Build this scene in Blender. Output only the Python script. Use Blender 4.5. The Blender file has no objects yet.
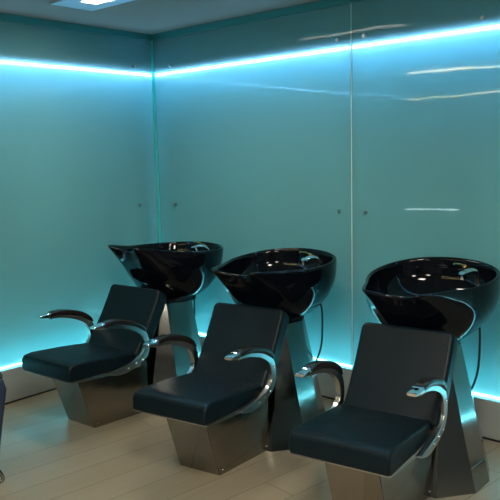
import bpy, bmesh, math
from mathutils import Vector, Matrix
from math import sin, cos, pi, radians as R

SC = bpy.context.scene
COL = SC.collection

# ------------------------------------------------------------------ materials
def nt(name):
    m = bpy.data.materials.new(name); m.use_nodes = True
    t = m.node_tree; t.nodes.clear()
    out = t.nodes.new('ShaderNodeOutputMaterial')
    return m, t, out

def N(t, kind, **kw):
    n = t.nodes.new(kind)
    for k, v in kw.items():
        if k.startswith('i_'):
            n.inputs[k[2:].replace('_', ' ')].default_value = v
        else:
            setattr(n, k, v)
    return n

def principled(name, col, rough=.5, metal=0., spec=.5, coat=0., noise=None, bump=None, aniso=0.):
    m, t, out = nt(name)
    b = N(t, 'ShaderNodeBsdfPrincipled')
    b.inputs['Base Color'].default_value = (*col, 1)
    b.inputs['Roughness'].default_value = rough
    b.inputs['Metallic'].default_value = metal
    b.inputs['Specular IOR Level'].default_value = spec
    b.inputs['Coat Weight'].default_value = coat
    b.inputs['Coat Roughness'].default_value = .03
    b.inputs['Anisotropic'].default_value = aniso
    t.links.new(b.outputs[0], out.inputs[0])
    tc = N(t, 'ShaderNodeTexCoord')
    if noise:   # (scale xyz, amount) roughness variation
        mp = N(t, 'ShaderNodeMapping'); mp.inputs['Scale'].default_value = noise[0]
        nz = N(t, 'ShaderNodeTexNoise'); nz.inputs['Scale'].default_value = 1; nz.inputs['Detail'].default_value = 4
        mr = N(t, 'ShaderNodeMapRange')
        mr.inputs['To Min'].default_value = max(0.01, rough - noise[1]); mr.inputs['To Max'].default_value = rough + noise[1]
        t.links.new(tc.outputs['Object'], mp.inputs[0]); t.links.new(mp.outputs[0], nz.inputs[0])
        t.links.new(nz.outputs['Fac'], mr.inputs['Value']); t.links.new(mr.outputs[0], b.inputs['Roughness'])
    if bump:    # (scale xyz, strength)
        mp = N(t, 'ShaderNodeMapping'); mp.inputs['Scale'].default_value = bump[0]
        nz = N(t, 'ShaderNodeTexNoise'); nz.inputs['Scale'].default_value = 1; nz.inputs['Detail'].default_value = 3
        bp = N(t, 'ShaderNodeBump'); bp.inputs['Strength'].default_value = bump[1]; bp.inputs['Distance'].default_value = .01
        t.links.new(tc.outputs['Object'], mp.inputs[0]); t.links.new(mp.outputs[0], nz.inputs[0])
        t.links.new(nz.outputs['Fac'], bp.inputs['Height']); t.links.new(bp.outputs[0], b.inputs['Normal'])
    return m

def emission(name, col, s):
    m, t, out = nt(name)
    e = N(t, 'ShaderNodeEmission'); e.inputs[0].default_value = (*col, 1); e.inputs[1].default_value = s
    t.links.new(e.outputs[0], out.inputs[0])
    return m

def panel_glass():
    """satin teal glass: mostly see-through tint, a little scatter, a glossy face with faint vertical brushing"""
    m, t, out = nt('teal_satin_glass')
    tc = N(t, 'ShaderNodeTexCoord')
    mp = N(t, 'ShaderNodeMapping'); mp.inputs['Scale'].default_value = (60, 60, .5)
    nz = N(t, 'ShaderNodeTexNoise'); nz.inputs['Scale'].default_value = 1; nz.inputs['Detail'].default_value = 5
    t.links.new(tc.outputs['Object'], mp.inputs[0]); t.links.new(mp.outputs[0], nz.inputs[0])
    mp2 = N(t, 'ShaderNodeMapping'); mp2.inputs['Scale'].default_value = (1.6, 1.6, 3.2)
    nz2 = N(t, 'ShaderNodeTexNoise'); nz2.inputs['Scale'].default_value = 1; nz2.inputs['Detail'].default_value = 2
    t.links.new(tc.outputs['Object'], mp2.inputs[0]); t.links.new(mp2.outputs[0], nz2.inputs[0])
    bp = N(t, 'ShaderNodeBump'); bp.inputs['Strength'].default_value = .06; bp.inputs['Distance'].default_value = .02
    t.links.new(nz2.outputs['Fac'], bp.inputs['Height'])
    tint = N(t, 'ShaderNodeMix', data_type='RGBA')
    tint.inputs['A'].default_value = (.56, .78, .79, 1); tint.inputs['B'].default_value = (.80, .96, .96, 1)
    smr = N(t, 'ShaderNodeMapRange'); smr.inputs['From Min'].default_value = .34; smr.inputs['From Max'].default_value = .66
    t.links.new(nz.outputs['Fac'], smr.inputs['Value']); t.links.new(smr.outputs[0], tint.inputs['Factor'])
    tr = N(t, 'ShaderNodeBsdfTransparent'); t.links.new(tint.outputs['Result'], tr.inputs[0])
    tl = N(t, 'ShaderNodeBsdfTranslucent'); tl.inputs[0].default_value = (.62, .86, .86, 1)
    df = N(t, 'ShaderNodeBsdfDiffuse'); df.inputs[0].default_value = (.55, .80, .80, 1)
    sc = N(t, 'ShaderNodeMixShader'); sc.inputs[0].default_value = .4
    t.links.new(tl.outputs[0], sc.inputs[1]); t.links.new(df.outputs[0], sc.inputs[2])
    mx = N(t, 'ShaderNodeMixShader'); mx.inputs[0].default_value = PANEL_SCATTER
    t.links.new(tr.outputs[0], mx.inputs[1]); t.links.new(sc.outputs[0], mx.inputs[2])
    gl = N(t, 'ShaderNodeBsdfGlossy'); gl.inputs['Roughness'].default_value = .025
    t.links.new(bp.outputs[0], gl.inputs['Normal'])
    fr = N(t, 'ShaderNodeFresnel'); fr.inputs[0].default_value = 1.42
    geo = N(t, 'ShaderNodeNewGeometry'); inv = N(t, 'ShaderNodeMath', operation='SUBTRACT'); inv.inputs[0].default_value = 1
    t.links.new(geo.outputs['Backfacing'], inv.inputs[1])
    mlt = N(t, 'ShaderNodeMath', operation='MULTIPLY'); t.links.new(inv.outputs[0], mlt.inputs[0]); t.links.new(fr.outputs[0], mlt.inputs[1])
    m2 = N(t, 'ShaderNodeMixShader')
    t.links.new(mlt.outputs[0], m2.inputs[0]); t.links.new(mx.outputs[0], m2.inputs[1]); t.links.new(gl.outputs[0], m2.inputs[2])
    t.links.new(m2.outputs[0], out.inputs[0])
    return m

def edge_glass():
    m, t, out = nt('teal_glass_edge')
    tl = N(t, 'ShaderNodeBsdfTranslucent'); tl.inputs[0].default_value = (.25, .95, .90, 1)
    df = N(t, 'ShaderNodeBsdfDiffuse'); df.inputs[0].default_value = (.20, .80, .78, 1)
    mx = N(t, 'ShaderNodeMixShader'); mx.inputs[0].default_value = .35
    t.links.new(tl.outputs[0], mx.inputs[1]); t.links.new(df.outputs[0], mx.inputs[2]); t.links.new(mx.outputs[0], out.inputs[0])
    return m

def floor_planks():
    m, t, out = nt('laminate_planks')
    tc = N(t, 'ShaderNodeTexCoord')
    mp = N(t, 'ShaderNodeMapping'); mp.inputs['Rotation'].default_value = (0, 0, R(-83)); mp.inputs['Location'].default_value = (.0, .07, 0)
    br = N(t, 'ShaderNodeTexBrick'); br.offset = .37; br.inputs['Scale'].default_value = 1
    br.inputs['Brick Width'].default_value = 2.6; br.inputs['Row Height'].default_value = .205
    br.inputs['Mortar Size'].default_value = .0022; br.inputs['Mortar Smooth'].default_value = .3
    br.inputs['Color1'].default_value = (.28, .235, .165, 1); br.inputs['Color2'].default_value = (.315, .265, .19, 1)
    br.inputs['Mortar'].default_value = (.085, .065, .045, 1)
    t.links.new(tc.outputs['Object'], mp.inputs[0]); t.links.new(mp.outputs[0], br.inputs[0])
    m2 = N(t, 'ShaderNodeMapping'); m2.inputs['Scale'].default_value = (2.2, 34, 1)
    nz = N(t, 'ShaderNodeTexNoise'); nz.inputs['Scale'].default_value = 1; nz.inputs['Detail'].default_value = 5
    t.links.new(mp.outputs[0], m2.inputs[0]); t.links.new(m2.outputs[0], nz.inputs[0])
    mr = N(t, 'ShaderNodeMapRange'); mr.inputs['To Min'].default_value = .82; mr.inputs['To Max'].default_value = 1.12
    t.links.new(nz.outputs['Fac'], mr.inputs['Value'])
    mul = N(t, 'ShaderNodeVectorMath', operation='SCALE')
    t.links.new(br.outputs['Color'], mul.inputs[0]); t.links.new(mr.outputs[0], mul.inputs['Scale'])
    b = N(t, 'ShaderNodeBsdfPrincipled'); b.inputs['Specular IOR Level'].default_value = .5
    rr = N(t, 'ShaderNodeMapRange'); rr.inputs['To Min'].default_value = .24; rr.inputs['To Max'].default_value = .40
    t.links.new(nz.outputs['Fac'], rr.inputs['Value']); t.links.new(rr.outputs[0], b.inputs['Roughness'])
    t.links.new(mul.outputs[0], b.inputs['Base Color'])
    bp = N(t, 'ShaderNodeBump', invert=True); bp.inputs['Strength'].default_value = .4; bp.inputs['Distance'].default_value = .002
    t.links.new(br.outputs['Fac'], bp.inputs['Height']); t.links.new(bp.outputs[0], b.inputs['Normal'])
    t.links.new(b.outputs[0], out.inputs[0])
    return m

PANEL_SCATTER = .36
STRIP_S = 50.0
M = dict(
    floor=floor_planks(), edge=edge_glass(),
    glass=panel_glass(),
    ceiling=principled('grey_painted_ceiling', (.34, .30, .25), .75, bump=((30, 30, 30), .05)),
    back=principled('pale_aqua_backing_wall', (.25, .57, .61), .8, bump=((40, 40, 40), .05)),
    wall=principled('dark_slate_painted_wall', (.075, .085, .09), .7, bump=((40, 40, 40), .05)),
    housing=principled('white_metal_channel', (.60, .66, .66), .5),
    channel=principled('teal_anodised_channel', (.05, .30, .31), .35, metal=.3),
    leather=principled('black_leather', (.0035, .0100, .0150), .40, spec=.18, noise=((18, 18, 18), .06), bump=((120, 120, 120), .12)),
    seam=principled('black_piping', (.008, .010, .012), .5),
    steel=principled('brushed_stainless_steel', (.30, .285, .26), .13, metal=1., noise=((4, 4, 60), .05), bump=((5, 5, 7), .12)),
    chrome=principled('polished_steel', (.46, .46, .46), .13, metal=1.),
    alu=principled('satin_aluminium', (.52, .53, .53), .27, metal=1.),
    column=principled('folded_stainless_sheet', (.31, .305, .29), .16, metal=1., bump=((7, 7, 1.5), .10)),
    bright=principled('bright_chrome', (.85, .85, .85), .06, metal=1.),
    brass=principled('warm_brass', (.75, .52, .26), .2, metal=1.),
    ceramic=principled('black_glazed_ceramic', (.003, .004, .007), .05, spec=.30),
    plastic=principled('black_arm_pad_plastic', (.016, .013, .012), .22, spec=.5),
    rubber=principled('black_rubber', (.010, .010, .011), .5),
    bracket=principled('dark_grey_bracket', (.03, .03, .033), .4, metal=.5),
    navy=principled('navy_vinyl', (.010, .024, .065), .4, bump=((90, 90, 90), .1)),
    led=emission('cool_white_led', (.36, .60, 1.0), STRIP_S * 1.42),
    ledlow=emission('cool_white_led_low', (.28, .76, .92), STRIP_S * .74),
    lamp=emission('warm_white_diffuser', (1.0, .92, .77), 58),
    line=emission('warm_line_lamp', (1.0, .86, .40), 26),
    lineb=emission('cool_line_lamp', (.70, .95, 1.0), 26),
    seam_glass=principled('pale_glass_edge', (.62, .80, .78), .3),
    plinth=principled('pale_grey_laminate', (.34, .35, .33), .32),
    bolt=principled('satin_steel_bolt', (.45, .45, .45), .30, metal=1.),
    frame=principled('satin_aluminium_frame', (.55, .57, .58), .3, metal=.8),
)

# ------------------------------------------------------------------ mesh helpers
def obj(name, bm, mat, parent=None, smooth=True, sub=0, angle=40, mw=None):
    bmesh.ops.recalc_face_normals(bm, faces=bm.faces)
    me = bpy.data.meshes.new(name); bm.to_mesh(me); bm.free()
    me.materials.append(mat)
    o = bpy.data.objects.new(name, me); COL.objects.link(o)
    if smooth:
        for p in me.polygons: p.use_smooth = True
        if not sub:
            me.set_sharp_from_angle(angle=R(angle))
    if sub:
        s = o.modifiers.new('Subdivision', 'SUBSURF'); s.levels = sub; s.render_levels = sub
    if smooth and not sub:
        wn = o.modifiers.new('Weighted Normal', 'WEIGHTED_NORMAL'); wn.keep_sharp = True; wn.weight = 80
    if parent: o.parent = parent
    if mw is not None: o.matrix_local = mw
    return o

def box(bm, lo, hi, bev=0., seg=2):
    vs = [bm.verts.new((x, y, z)) for x in (lo[0], hi[0]) for y in (lo[1], hi[1]) for z in (lo[2], hi[2])]
    fs = [(0, 1, 3, 2), (4, 6, 7, 5), (0, 4, 5, 1), (2, 3, 7, 6), (0, 2, 6, 4), (1, 5, 7, 3)]
    F = [bm.faces.new([vs[i] for i in f]) for f in fs]
    if bev:
        es = list({e for f in F for e in f.edges})
        bmesh.ops.bevel(bm, geom=es, offset=bev, segments=seg, profile=.5, affect='EDGES')
    return bm

def extrude_yz(bm, prof, x0, x1, bev=0., seg=3):
    """closed profile of (y, z) swept across x"""
    a = [bm.verts.new((x0, y, z)) for y, z in prof]; b = [bm.verts.new((x1, y, z)) for y, z in prof]
    n = len(prof)
    F = [bm.faces.new(a), bm.faces.new(b[::-1])]
    cap = set(F[0].edges) | set(F[1].edges)
    for i in range(n):
        bm.faces.new((a[i], a[(i + 1) % n], b[(i + 1) % n], b[i]))
    if bev:
        bmesh.ops.recalc_face_normals(bm, faces=bm.faces)
        bmesh.ops.bevel(bm, geom=list(cap), offset=bev, segments=seg, profile=.5, affect='EDGES')
    return bm

def loft(bm, rings, cap0=True, cap1=True):
    R_ = [[bm.verts.new(p) for p in r] for r in rings]
    n = len(rings[0])
    for a, b in zip(R_, R_[1:]):
        for i in range(n):
            bm.faces.new((a[i], a[(i + 1) % n], b[(i + 1) % n], b[i]))
    if cap0: bm.faces.new(R_[0][::-1])
    if cap1: bm.faces.new(R_[-1])
    return bm

def tube(bm, pts, r, n=10, cap=True):
    pts = [Vector(p) for p in pts]; rings = []
    up = None
    for i, p in enumerate(pts):
        d = (pts[min(i + 1, len(pts) - 1)] - pts[max(i - 1, 0)]).normalized()
        if up is None:
            up = d.orthogonal().normalized()
        up = (up - d * up.dot(d)).normalized(); s = d.cross(up)
        rr = r[i] if isinstance(r, (list, tuple)) else r
        rings.append([p + (up * cos(2 * pi * k / n) + s * sin(2 * pi * k / n)) * rr for k in range(n)])
    return loft(bm, rings, cap, cap)

def spline(pts, n=8, closed=False):
    P = [Vector(p) for p in pts]; out = []; m = len(P)
    for i in range(m if closed else m - 1):
        g = lambda k: P[k % m] if closed else P[min(max(k, 0), m - 1)]
        a, b, c, d = g(i - 1), g(i), g(i + 1), g(i + 2)
        for k in range(n):
            t = k / n
            out.append(.5 * ((2 * b) + (c - a) * t + (2 * a - 5 * b + 4 * c - d) * t * t + (3 * b - a - 3 * c + d) * t ** 3))
    if not closed: out.append(P[-1])
    return out

def thing(name, label, cat, loc=(0, 0, 0), rz=0., group=None):
    o = bpy.data.objects.new(name, None); COL.objects.link(o)
    o.empty_display_size = .1
    o.location = loc; o.rotation_euler = (0, 0, rz)
    return tag(o, label, cat, group)

def tag(o, label, cat, group=None):
    o['label'] = label; o['category'] = cat
    if group: o['group'] = group
    return o

def struct(name, bm, mat, label, cat, **kw):
    o = obj(name, bm, mat, **kw); o['kind'] = 'structure'; o['label'] = label; o['category'] = cat
    return o

# ------------------------------------------------------------------ the room
ZC = 2.68                      # ceiling
ZB, ZT = .265, 2.365           # the two lines of light
GAP = .125                      # depth of the lit cavity behind the glass
XR, YF = 6.4, -6.6

struct('floor', box(bmesh.new(), (-GAP, YF, -.1), (XR, GAP, 0)), M['floor'], 'beige wood-plank floor under the three shampoo chairs', 'floor', smooth=False)

LX0, LX1, LY0, LY1 = .69, 1.69, -1.175, -1.045      # opening of the recessed ceiling light
bm = bmesh.new()
for lo, hi in (((-GAP, YF), (LX0, GAP)), ((LX1, YF), (XR, GAP)), ((LX0, YF), (LX1, LY0)), ((LX0, LY1), (LX1, GAP))):
    box(bm, (*lo, ZC), (*hi, ZC + .15))
struct('ceiling', bm, M['ceiling'], 'dark grey painted ceiling above the glowing glass walls', 'ceiling', smooth=False)

struct('wall_back', box(bmesh.new(), (-GAP - .1, GAP, 0), (XR, GAP + .1, ZC)), M['back'], 'pale aqua wall behind the right-hand glass panels', 'wall', smooth=False)
struct('wall_left', box(bmesh.new(), (-GAP - .1, YF, 0), (-GAP, GAP, ZC)), M['back'], 'pale aqua wall behind the left-hand glass panel', 'wall', smooth=False)
struct('wall_right', box(bmesh.new(), (XR, YF, 0), (XR + .1, GAP, ZC)), M['wall'], 'plain dark slate wall of the salon opposite the corner', 'wall', smooth=False)
struct('wall_rear', box(bmesh.new(), (-GAP, YF - .1, 0), (XR, YF, ZC)), M['wall'], 'plain dark slate wall at the far end of the salon', 'wall', smooth=False)
struct('wall_front', box(bmesh.new(), (0.02, -4.25, 0), (2.0, -4.12, ZC)), M['wall'], 'short dark slate partition facing the shampoo chairs', 'wall', smooth=False)

# channels that carry the light strips and close the cavity above and below
bm = bmesh.new()
box(bm, (-.07, .004, ZT + .012), (XR, .07, ZT + .05)); box(bm, (-.07, -5.2, ZT + .012), (-.004, .004, ZT + .05))
struct('trim_1', bm, M['housing'], 'white metal channel above the upper line of light', 'trim', smooth=False)
bm = bmesh.new()
box(bm, (-.07, .004, ZB - .05), (XR, .07, ZB - .012)); box(bm, (-.07, -5.2, ZB - .05), (-.004, .004, ZB - .012))
struct('trim_2', bm, M['housing'], 'white metal channel below the lower line of light', 'trim', smooth=False)
# channel under the ceiling that holds the glass
bm = bmesh.new()
box(bm, (-.022, -.040, ZC - .045), (XR, .012, ZC)); box(bm, (-.012, -5.2, ZC - .045), (.040, -.040, ZC))
struct('trim_3', bm, M['channel'], 'teal metal channel along the top of the glass walls', 'trim', smooth=False)
struct('trim_4', box(bmesh.new(), (.000, -.024, ZB - .016), (.024, .000, ZC - .045)), M['edge'], 'bright teal glass edge standing in the room corner', 'trim', smooth=False)
def plinth(name, lo, hi, slo, shi, label, bolts):
    o = struct(name, box(bmesh.new(), lo, hi, .003, 1), M['plinth'], label, 'baseboard', smooth=False)
    obj('floor_seal', box(bmesh.new(), slo, shi), M['bracket'], o, smooth=False)
    for a in bolts:
        bm = bmesh.new()
        bmesh.ops.create_cone(bm, cap_ends=True, segments=20, radius1=.012, radius2=.011, depth=.012, matrix=Matrix.Translation((a, lo[1] - .005, .165)) @ Matrix.Rotation(pi / 2, 4, 'X'))
        obj('bolt', bm, M['bolt'], o)
plinth('baseboard_back', (.012, -.010, .014), (XR, .004, ZB - .018), (.012, -.004, 0), (XR, .004, .015), 'pale grey baseboard below the right-hand glass wall', (.222, 1.826, 2.79))
plinth('baseboard_left', (-.004, -5.2, .014), (.010, -.012, ZB - .018), (-.004, -5.2, 0), (.004, -.012, .015), 'pale grey baseboard below the left-hand glass wall', ())

# light strips
def strip(lo, hi, mat, label, grp):
    return tag(obj('led_strip', box(bmesh.new(), lo, hi), mat, smooth=False), label, 'light strip', grp)
g = 'light strips behind the glass'
strip((.0, .004, ZT - .003), (XR - .02, .013, ZT + .003), M['led'], 'upper glowing light strip behind the right-hand glass wall', g)
strip((-.013, -5.1, ZT - .003), (-.004, 0, ZT + .003), M['led'], 'upper glowing light strip behind the left-hand glass wall', g)
strip((.0, .004, ZB - .004), (XR - .02, .013, ZB + .004), M['ledlow'], 'lower glowing light strip behind the right-hand glass wall, near the floor', g)
strip((-.013, -5.1, ZB - .004), (-.004, 0, ZB + .004), M['ledlow'], 'lower glowing light strip behind the left-hand glass wall, near the floor', g)

# glass panels with their stand-off bolts
def glass_panel(axis, a0, a1, bolts, label):   # bolts: (along the wall, heights)
    bm = bmesh.new()
    if axis == 'x': box(bm, (a0, -.010, ZB - .016), (a1, 0, ZC - .046), .0015, 1)
    else: box(bm, (0, a0, ZB - .016), (.010, a1, ZC - .046), .0015, 1)
    o = tag(obj('glass_panel', bm, M['glass'], smooth=False), label, 'glass panel', 'satin glass wall panels')
    for a, zs in bolts:
        for z in zs:
            bm = bmesh.new()
            bmesh.ops.create_cone(bm, cap_ends=True, segments=20, radius1=.0125, radius2=.0125, depth=.022,
                                  matrix=Matrix.Translation((0, 0, .010)))
            bmesh.ops.bevel(bm, geom=[e for e in bm.edges if e.calc_face_angle(0) > 1], offset=.003, segments=2, affect='EDGES')
            bmesh.ops.create_cone(bm, cap_ends=True, segments=12, radius1=.007, radius2=.007, depth=.03,
                                  matrix=Matrix.Translation((0, 0, -.014)))
            # local +z points out of the wall into the room
            if axis == 'x': mw = Matrix.Translation((a, -.010, z)) @ Matrix.Rotation(pi / 2, 4, 'X')
            else: mw = Matrix.Translation((.010, a, z)) @ Matrix.Rotation(pi / 2, 4, 'Y')
            obj('standoff_bolt', bm, M['bolt'], o, mw=mw)
    return o
Z3 = (1.318, 2.42)
glass_panel('y', -5.1, -.024, ((-.212, Z3), (-3.0, Z3)), 'glowing teal glass panel forming the whole left-hand wall')
glass_panel('x', .024, 1.919, ((.222, Z3), (1.826, Z3)), 'wide glowing teal glass panel between the room corner and the vertical seam')
glass_panel('x', 1.927, 4.4, ((2.03, Z3), (2.79, (2.42,)), (3.55, Z3)), 'glowing teal glass panel beyond the seam, behind the chair farthest from the corner')
struct('trim_5', box(bmesh.new(), (1.919, -.008, ZB - .016), (1.927, .000, ZC - .046)), M['seam_glass'], 'pale glass edge in the vertical seam between two panels', 'trim', smooth=False)

# ------------------------------------------------------------------ lamps
t = thing('ceiling_light', 'long recessed warm white ceiling light in front of the room corner', 'ceiling light', ((LX0 + LX1) / 2, (LY0 + LY1) / 2, ZC), 0)
hx, hy = (LX1 - LX0) / 2, (LY1 - LY0) / 2
bm = bmesh.new()
for lo, hi in (((-hx - .18, -hy - .095), (-hx, hy + .095)), ((hx, -hy - .095), (hx + .18, hy + .095)), ((-hx, -hy - .095), (hx, -hy)), ((-hx, hy), (hx, hy + .095))):
    box(bm, (*lo, -.008), (*hi, -.0005))
obj('frame', bm, M['frame'], t, smooth=False)
bm = bmesh.new()
for lo, hi in (((-hx, -hy), (-hx + .006, hy)), ((hx - .006, -hy), (hx, hy)), ((-hx + .006, -hy), (hx - .006, -hy + .006)), ((-hx + .006, hy - .006), (hx - .006, hy))):
    box(bm, (*lo, -.008), (*hi, .10))
obj('trough', bm, M['frame'], t, smooth=False)
obj('diffuser', box(bmesh.new(), (-hx + .006, -hy + .006, .020), (hx - .006, hy - .006, .035)), M['lamp'], t, smooth=False)
for (x, y) in ((3.5, -2.6), (3.5, -5.2), (1.2, -5.4), (5.3, -3.6)):
    t = thing('ceiling_light', 'square warm white ceiling light farther back in the salon', 'ceiling light', (x, y, ZC), 0, 'salon ceiling lights')
    bm = bmesh.new()
    for lo, hi in (((-.3, -.3), (-.28, .3)), ((.28, -.3), (.3, .3)), ((-.28, -.3), (.28, -.28)), ((-.28, .28), (.28, .3))):
        box(bm, (*lo, -.04), (*hi, -.001))
    obj('frame', bm, M['frame'], t, smooth=False)
    obj('diffuser', box(bmesh.new(), (-.279, -.279, -.03), (.279, .279, -.015)), M['lamp'], t, smooth=False)
def line_lamp(x0, x1, z, d, mat, label):
    tag(obj('line_lamp', box(bmesh.new(), (x0, -4.121, z - d), (x1, -4.10, z + d)), mat, smooth=False), label, 'line lamp')
line_lamp(.05, 1.9, 2.64, .010, M['line'], 'warm line lamp high on the partition facing the chairs')
line_lamp(.05, 1.9, 2.345, .004, M['line'], 'thin warm line lamp lower on the partition facing the chairs')
line_lamp(.05, .75, .972, .0035, M['lineb'], 'short cool line lamp under the partition counter')

# ------------------------------------------------------------------ the shampoo chairs
def leather_slab(prof, hw, bev):
    bm = extrude_yz(bmesh.new(), prof, -hw, hw)
    bmesh.ops.recalc_face_normals(bm, faces=bm.faces)
    es = [e for e in bm.edges if len(e.link_faces) == 2 and e.calc_face_angle(0) > .9]
    bmesh.ops.bevel(bm, geom=es, offset=bev, segments=5, profile=.5, affect='EDGES')
    return bm

ARM_OUT = [(.235, .684), (.30, .688), (.40, .673), (.50, .640), (.572, .596), (.608, .530), (.613, .460), (.580, .404), (.510, .372), (.43, .354), (.34, .350), (.25, .374)]
ARM_IN = [(.235, .660), (.29, .659), (.38, .641), (.47, .608), (.535, .566), (.564, .515), (.566, .468), (.540, .434), (.485, .410), (.42, .398), (.33, .390), (.25, .382)]

def arm_plate(sx):
    bm = bmesh.new()
    o = spline([(0, *p) for p in ARM_OUT], 4); i = spline([(0, *p) for p in ARM_IN], 4)
    x0, x1 = sx * .254, sx * .284
    n = len(o)
    V = [[bm.verts.new((x, p.y, p.z)) for p in L] for x in (x0, x1) for L in (o, i)]
    for k in range(n - 1):
        bm.faces.new((V[0][k], V[0][k + 1], V[1][k + 1], V[1][k]))
        bm.faces.new((V[2][k], V[2][k + 1], V[3][k + 1], V[3][k]))
        bm.faces.new((V[0][k], V[0][k + 1], V[2][k + 1], V[2][k]))
        bm.faces.new((V[1][k], V[1][k + 1], V[3][k + 1], V[3][k]))
    for k in (0, n - 1):
        bm.faces.new((V[0][k], V[1][k], V[3][k], V[2][k]))
    bmesh.ops.recalc_face_normals(bm, faces=bm.faces)
    es = [e for e in bm.edges if len(e.link_faces) == 2 and e.calc_face_angle(0) > .9]
    bmesh.ops.bevel(bm, geom=es, offset=.004, segments=2, profile=.5, affect='EDGES')
    return bm

def rrect(c, n, w, h, m=20, q=3.2):
    """rounded-rectangle ring about c: half-width w along x, half-height h along n"""
    return [c + Vector((w * math.copysign(abs(cos(a)) ** (2 / q), cos(a)), 0, 0)) + n * (h * math.copysign(abs(sin(a)) ** (2 / q), sin(a))) for a in [2 * pi * k / m for k in range(m)]]

def sweep_arm(sx, rows):
    P = spline([r[:3] for r in [(0, a, b) for a, b, *_ in rows]], 3)
    W = spline([(a[2], a[3], 0) for a in rows], 3); rings = []
    for k, p in enumerate(P):
        d = (P[min(k + 1, len(P) - 1)] - P[max(k - 1, 0)]).normalized()
        rings.append(rrect(Vector((sx * .269, p.y, p.z)), Vector((0, -d.z, d.y)), W[k].x, W[k].y))
    return loft(bmesh.new(), rings)

def arm_pad(sx):
    return sweep_arm(sx, [(.232, .687, .026, .016), (.27, .693, .029, .018), (.34, .690, .030, .019), (.42, .672, .029, .019), (.50, .646, .028, .019), (.562, .608, .025, .016), (.592, .578, .017, .008)])

def arm_tip(sx):
    return sweep_arm(sx, [(.158, .690, .022, .007), (.168, .690, .025, .010), (.19, .689, .027, .014), (.215, .688, .028, .017), (.222, .688, .029, .020), (.236, .688, .029, .020)])

RIM_HALF = [(0, .738, 1.004), (.055, .725, 1.009), (.105, .692, 1.024), (.150, .656, 1.040), (.202, .742, 1.038), (.255, .860, 1.031), (.314, .980, 1.028), (.350, 1.10, 1.034), (.347, 1.235, 1.044), (.290, 1.36, 1.058), (.165, 1.440, 1.072), (0, 1.465, 1.078)]

def rim_curve():
    half = RIM_HALF
    full = half + [(-x, y, z) for x, y, z in half[-2:0:-1]]
    return spline(full, 4, closed=True)

def basin_bm():
    rim = rim_curve(); n = len(rim); ctr = Vector((0, 1.11, 0))
    def base_pt(p, sx, sy, cy):
        d = Vector((p.x, p.y - ctr.y, 0)); a = math.atan2(d.y / .34, d.x / .32)
        q = 2.6
        return Vector((sx * math.copysign(abs(cos(a)) ** (2 / q), cos(a)), cy + sy * math.copysign(abs(sin(a)) ** (2 / q), sin(a)), 0))
    rings = []
    zb = .704
    soft = rim
    for _ in range(14):
        soft = [(soft[k - 1] + soft[k] * 2 + soft[(k + 1) % n]) / 4 for k in range(n)]
    for t in (1, .97, .9, .78, .62, .45, .30, .17, .07):
        r = []
        for p0, p1 in zip(rim, soft):
            k = min(1., t / .35); k = k * k * (3 - 2 * k) * .9
            p = p0.lerp(p1, k); p.z = p0.z + (p1.z - p0.z) * k
            f = max(0., min(1., (p.y - .66) / .40)); f = f * f * (3 - 2 * f)      # 0 at the neck, 1 at the sides and back
            e = 1.02 + 2.3 * f
            w = t ** e
            b = base_pt(p, .178, .200, 1.120)
            out = 1 + .055 * f * sin(pi * min(1, t * 1.35)) ** 2 * (1 - t)
            v = Vector((p.x + (b.x - p.x) * w, p.y + (b.y - p.y) * w, 0))
            v = Vector((v.x * out, ctr.y + (v.y - ctr.y) * out, p.z + (zb - p.z) * t))
            r.append(v)
        rings.append(r)
    # rolled lip: outer edge, crown, inner edge
    def inset(d, dz):
        r = []
        for k, p in enumerate(rim):
            tan = (rim[(k + 1) % n] - rim[k - 1]); tan.z = 0; tan.normalize()
            nrm = Vector((-tan.y, tan.x, 0))
            if nrm.dot(Vector((-p.x, ctr.y - p.y, 0))) < 0: nrm = -nrm
            r.append(Vector((p.x + nrm.x * d, p.y + nrm.y * d, p.z + dz)))
        return r
    rings += [[p.copy() for p in rim], inset(.006, .007), inset(.016, .008), inset(.024, .001)]
    inn = inset(.028, -.012)
    zi = .815
    for s in (0, .18, .38, .6, .8, .93, 1.0):
        r = []
        for p in inn:
            f = max(0., min(1., (p.y - .66) / .36))
            w = s ** (1.1 + 1.5 * f)
            r.append(Vector((p.x + (0 - p.x) * w * .93, p.y + (1.12 - p.y) * w * .93, p.z + (zi - p.z) * (1 - (1 - s) ** 1.6))))
        rings.append(r)
    bm = loft(bmesh.new(), rings, True, True)
    return bm

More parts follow.
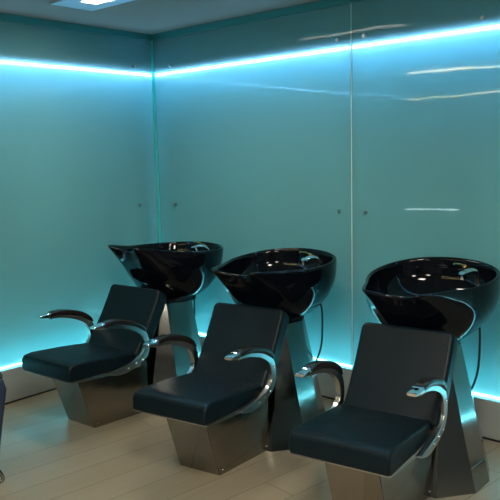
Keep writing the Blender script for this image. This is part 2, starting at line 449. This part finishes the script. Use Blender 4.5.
def shampoo_unit(ox, oy, yaw, tilt, label, bdx=0., bas=(0, 0, 0), hx=0.):
    t = thing('shampoo_chair', label, 'salon chair', (ox, oy, 0), R(yaw), 'black shampoo chairs with basins in a row')
    # seat
    obj('seat', leather_slab([(.0, .384), (-.012, .400), (-.010, .455), (.008, .480), (.06, .488), (.30, .470), (.55, .440), (.57, .36), (.30, .372)], .238, .014), M['leather'], t)
    # backrest: raked, slightly dished
    d = Vector((0, .543, .840)); nb = Vector((0, .840, -.543))
    p0 = Vector((0, .508, .425))
    fr = [(0, .0), (.12, .010), (.25, .013), (.38, .008), (.475, .0)]
    prof = [(p0 + d * s + nb * q) for s, q in fr] + [(p0 + d * s + nb * (.112 - .012 * (s > .4))) for s, q in fr[::-1]]
    bm = extrude_yz(bmesh.new(), [(v.y, v.z) for v in prof], -.246 + bdx, .246 + bdx)
    bmesh.ops.recalc_face_normals(bm, faces=bm.faces)
    zt = max(v.co.z for v in bm.verts)
    ends = [e for e in bm.edges if abs(e.verts[0].co.x - e.verts[1].co.x) < 1e-6 and min(e.verts[0].co.z, e.verts[1].co.z) > zt - .08 and abs(e.verts[0].co.y - e.verts[1].co.y) > .06]
    bmesh.ops.bevel(bm, geom=ends, offset=.035, segments=6, profile=.5, affect='EDGES')
    es = [e for e in bm.edges if len(e.link_faces) == 2 and e.calc_face_angle(0) > .7]
    bmesh.ops.bevel(bm, geom=es, offset=.020, segments=4, profile=.5, affect='EDGES')
    obj('backrest', bm, M['leather'], t, angle=60)
    # seat pan
    obj('seat_pan', extrude_yz(bmesh.new(), [(.004, .377), (.004, .386), (.30, .374), (.57, .362), (.57, .340), (.30, .350), (.12, .362)], -.237, .237), M['alu'], t, smooth=False)
    # base box : front plate leans out towards the top, sides flare towards the column
    bm = bmesh.new()
    sec = [(0.0, .245, .135, .668, .195), (.352, .125, .135, .668, .195)]
    rings = [[Vector((-w0, y0, z)), Vector((w0, y0, z)), Vector((w1, y1, z)), Vector((-w1, y1, z))] for z, y0, w0, y1, w1 in sec]
    loft(bm, rings)
    bmesh.ops.recalc_face_normals(bm, faces=bm.faces)
    bmesh.ops.bevel(bm, geom=[e for e in bm.edges if abs(e.verts[0].co.z - e.verts[1].co.z) > .1], offset=.004, segments=2, affect='EDGES')
    base = obj('base', bm, M['steel'], t)
    for sx in (-1, 1):
        for (f, z) in ((.12, .03), (.88, .03), (.12, .30)):
            y = .245 - .12 * z / .352 + .03 if f < .5 else .64
            ww = .135 + .06 * (y - .2) / .47
            bm = bmesh.new()
            bmesh.ops.create_uvsphere(bm, u_segments=10, v_segments=6, radius=.006, matrix=Matrix.Translation((sx * ww, y, z)))
            obj('screw', bm, M['bright'], base)
    # column behind the seat : tapered folded sheet
    hs = lambda L: [Vector(p) for p in L] + [Vector((-p[0], p[1], p[2])) for p in L[::-1]]
    bot = [(.205, .640, 0), (.225, .640, 0), (.378, .790, 0), (.404, .957, 0), (.36, 1.12, 0)]
    top = [(.165, .838, .705), (.178, .842, .705), (.198, .868, .700), (.218, 1.05, .685), (.19, 1.13, .685)]
    mid = []
    def lerp(k): return [tuple(a + (b - a) * k for a, b in zip(p, q)) for p, q in zip(bot, top)]
    bm = loft(bmesh.new(), [hs(lerp(k)) for k in (0, .33, .66, 1)])
    bmesh.ops.recalc_face_normals(bm, faces=bm.faces)
    col = obj('column', bm, M['column'], t, angle=12)
    # narrow service strip at the foot of the column side
    q = lerp(.165)
    a, b = Vector(q[2]), Vector(q[3])
    for s in (-1, 1):
        bm = bmesh.new()
        tube(bm, [(s * (a.x + .001), a.y, a.z), (s * (b.x + .001), b.y, b.z)], .0022, 6)
        obj('seam_bead', bm, M['bright'], col)
    # armrests
    for sx in (-1, 1):
        arm = obj('armrest', arm_plate(sx), M['alu'], t)
        pd = obj('pad', arm_pad(sx), M['plastic'], arm); pd['label'] = 'black glossy arm pad'
        obj('tip', arm_tip(sx), M['bright'], arm)
        for (y, z) in ((.588, .53), (.545, .402), (.42, .375), (.485, .390)):
            bm = bmesh.new()
            bmesh.ops.create_uvsphere(bm, u_segments=10, v_segments=6, radius=.0065, matrix=Matrix.Translation((sx * .284, y, z)))
            obj('bolt', bm, M['bright'], arm)
        bm = bmesh.new()
        tube(bm, [(sx * .225, .50, .397), (sx * .262, .50, .397)], .008, 10)
        obj('spacer', bm, M['brass'], arm)
    # basin, tipped on its bracket
    piv = Matrix.Translation((bas[0], 1.11 + bas[1], .80 + bas[2])) @ Matrix.Rotation(R(-6), 4, 'Z') @ Matrix.Rotation(R(tilt), 4, 'X') @ Matrix.Translation((0, -1.11, -.80))
    bs = obj('basin', basin_bm(), M['ceramic'], t, sub=1, mw=piv)
    bm = bmesh.new()
    bmesh.ops.create_cone(bm, cap_ends=True, segments=20, radius1=.028, radius2=.026, depth=.008, matrix=Matrix.Translation((0, 1.12, .82)))
    obj('drain', bm, M['bright'], bs)
    bm = bmesh.new()
    tube(bm, [(.12, 1.345, 1.02), (.12, 1.335, 1.055), (.118, 1.315, 1.067)], [.018, .017, .012], 14)
    tube(bm, [(.118, 1.335, 1.06), (.10, 1.29, 1.082), (.085, 1.25, 1.09)], [.008, .007, .006], 10)
    obj('mixer_tap', bm, M['brass'], bs)
    bm = bmesh.new()
    tube(bm, spline([(.20, 1.305, .97), (.205, 1.29, 1.03), (.19, 1.255, 1.06), (.165, 1.20, 1.055)], 5), [.012] * 8 + [.014] * 4 + [.017] * 4, 12)
    bmesh.ops.create_cone(bm, cap_ends=True, segments=18, radius1=.024, radius2=.018, depth=.03,
                          matrix=Matrix.Translation((.160, 1.19, 1.045)) @ Matrix.Rotation(R(25), 4, 'X'))
    obj('hand_shower', bm, M['bright'], bs)
    # tilting bracket between basin and column
    bm = bmesh.new()
    box(bm, (-.14, .96, .655), (.14, 1.24, .70), .012)
    for s in (-1, 1):
        box(bm, (s * .150 - .012, 1.02, .60), (s * .150 + .012, 1.17, .71), .006)
    obj('tilt_bracket', bm, M['bracket'], t)
    # hose from the basin down behind the column
    bm = bmesh.new()
    tube(bm, spline([(.25 - hx, 1.20, .80), (.268 - hx, 1.22, .74), (.270 - hx, 1.225, .62), (.262 - hx, 1.22, .49), (.235 - hx, 1.19, .39), (.18, 1.12, .30)], 6), .0065, 8)
    obj('hose', bm, M['rubber'], t)
    return t

shampoo_unit(.745, -1.61, 4.0, -6.5, 'black shampoo chair nearest the glass corner, its basin tipped with the spout up', .0, (0, 0, .008), .14)
shampoo_unit(1.858, -1.60, 9.5, 0.0, 'black shampoo chair with basin, middle one of the row, in front of the panel seam', .008, (.008, 0, -.008))
shampoo_unit(2.835, -1.51, 8.8, 2.6, 'black shampoo chair with basin, farthest from the glass corner, its base cut by the frame', .022, (.022, 0, -.014))

# ------------------------------------------------------------------ navy armchair cut by the left edge
t = thing('armchair', 'navy armchair at the left edge, only its slim side showing', 'chair', (.768, -2.188, 0), R(-24))
obj('seat', box(bmesh.new(), (-.24, -.26, .36), (.24, .17, .46), .03, 4), M['navy'], t)
obj('backrest', box(bmesh.new(), (-.24, -.27, .44), (.24, -.19, .86), .03, 4), M['navy'], t)
for sx in (-1, 1):
    bm = bmesh.new()
    extrude_yz(bm, [(-.25, .16), (.178, .12), (.245, .52), (.23, .58), (-.25, .58)], sx * .285 - .035, sx * .285 + .035, .015)
    arm = obj('armrest', bm, M['navy'], t)
    obj('pad', box(bmesh.new(), (sx * .285 - .035, -.24, .581), (sx * .285 + .035, .23, .605), .01, 3), M['plastic'], arm)
    bm = bmesh.new()
    tube(bm, spline([(sx * .29, -.24, .17), (sx * .29, -.26, .05), (sx * .29, -.22, .011), (sx * .29, 0, .011), (sx * .29, .15, .011), (sx * .29, .195, .035), (sx * .29, .14, .13)], 5), .011, 10)
    obj('leg', bm, M['column'], t)

# ------------------------------------------------------------------ camera, world, view
cam = bpy.data.cameras.new('camera'); co = bpy.data.objects.new('camera', cam); COL.objects.link(co)
f, pitch, roll, yaw = CAMF = (696.426, .13600, -.02400, -.72900)
cam.sensor_width = 36; cam.sensor_fit = 'HORIZONTAL'; cam.lens = f / 500 * 36
cp, sp = cos(pitch), sin(pitch)
F = Vector((sin(yaw) * cp, cos(yaw) * cp, -sp)); R0 = Vector((cos(yaw), -sin(yaw), 0)); U0 = R0.cross(F)
Rv = cos(roll) * R0 + sin(roll) * U0; Uv = -sin(roll) * R0 + cos(roll) * U0
mw = Matrix((Rv, Uv, -F)).transposed().to_4x4(); mw.translation = (4.454, -3.852, 1.705)
co.matrix_world = mw
SC.camera = co

w = bpy.data.worlds.new('world'); w.use_nodes = True
w.node_tree.nodes['Background'].inputs[0].default_value = (.5, .6, .65, 1)
w.node_tree.nodes['Background'].inputs[1].default_value = .02
SC.world = w
SC.view_settings.view_transform = 'Standard'; SC.view_settings.look = 'None'
SC.view_settings.gamma = 1; SC.view_settings.use_curve_mapping = False
SC.view_settings.exposure = 0
SC.cycles.use_denoising = True
SC.cycles.max_bounces = 14; SC.cycles.transparent_max_bounces = 16; SC.cycles.diffuse_bounces = 6; SC.cycles.glossy_bounces = 6
SC.cycles.sample_clamp_indirect = 6
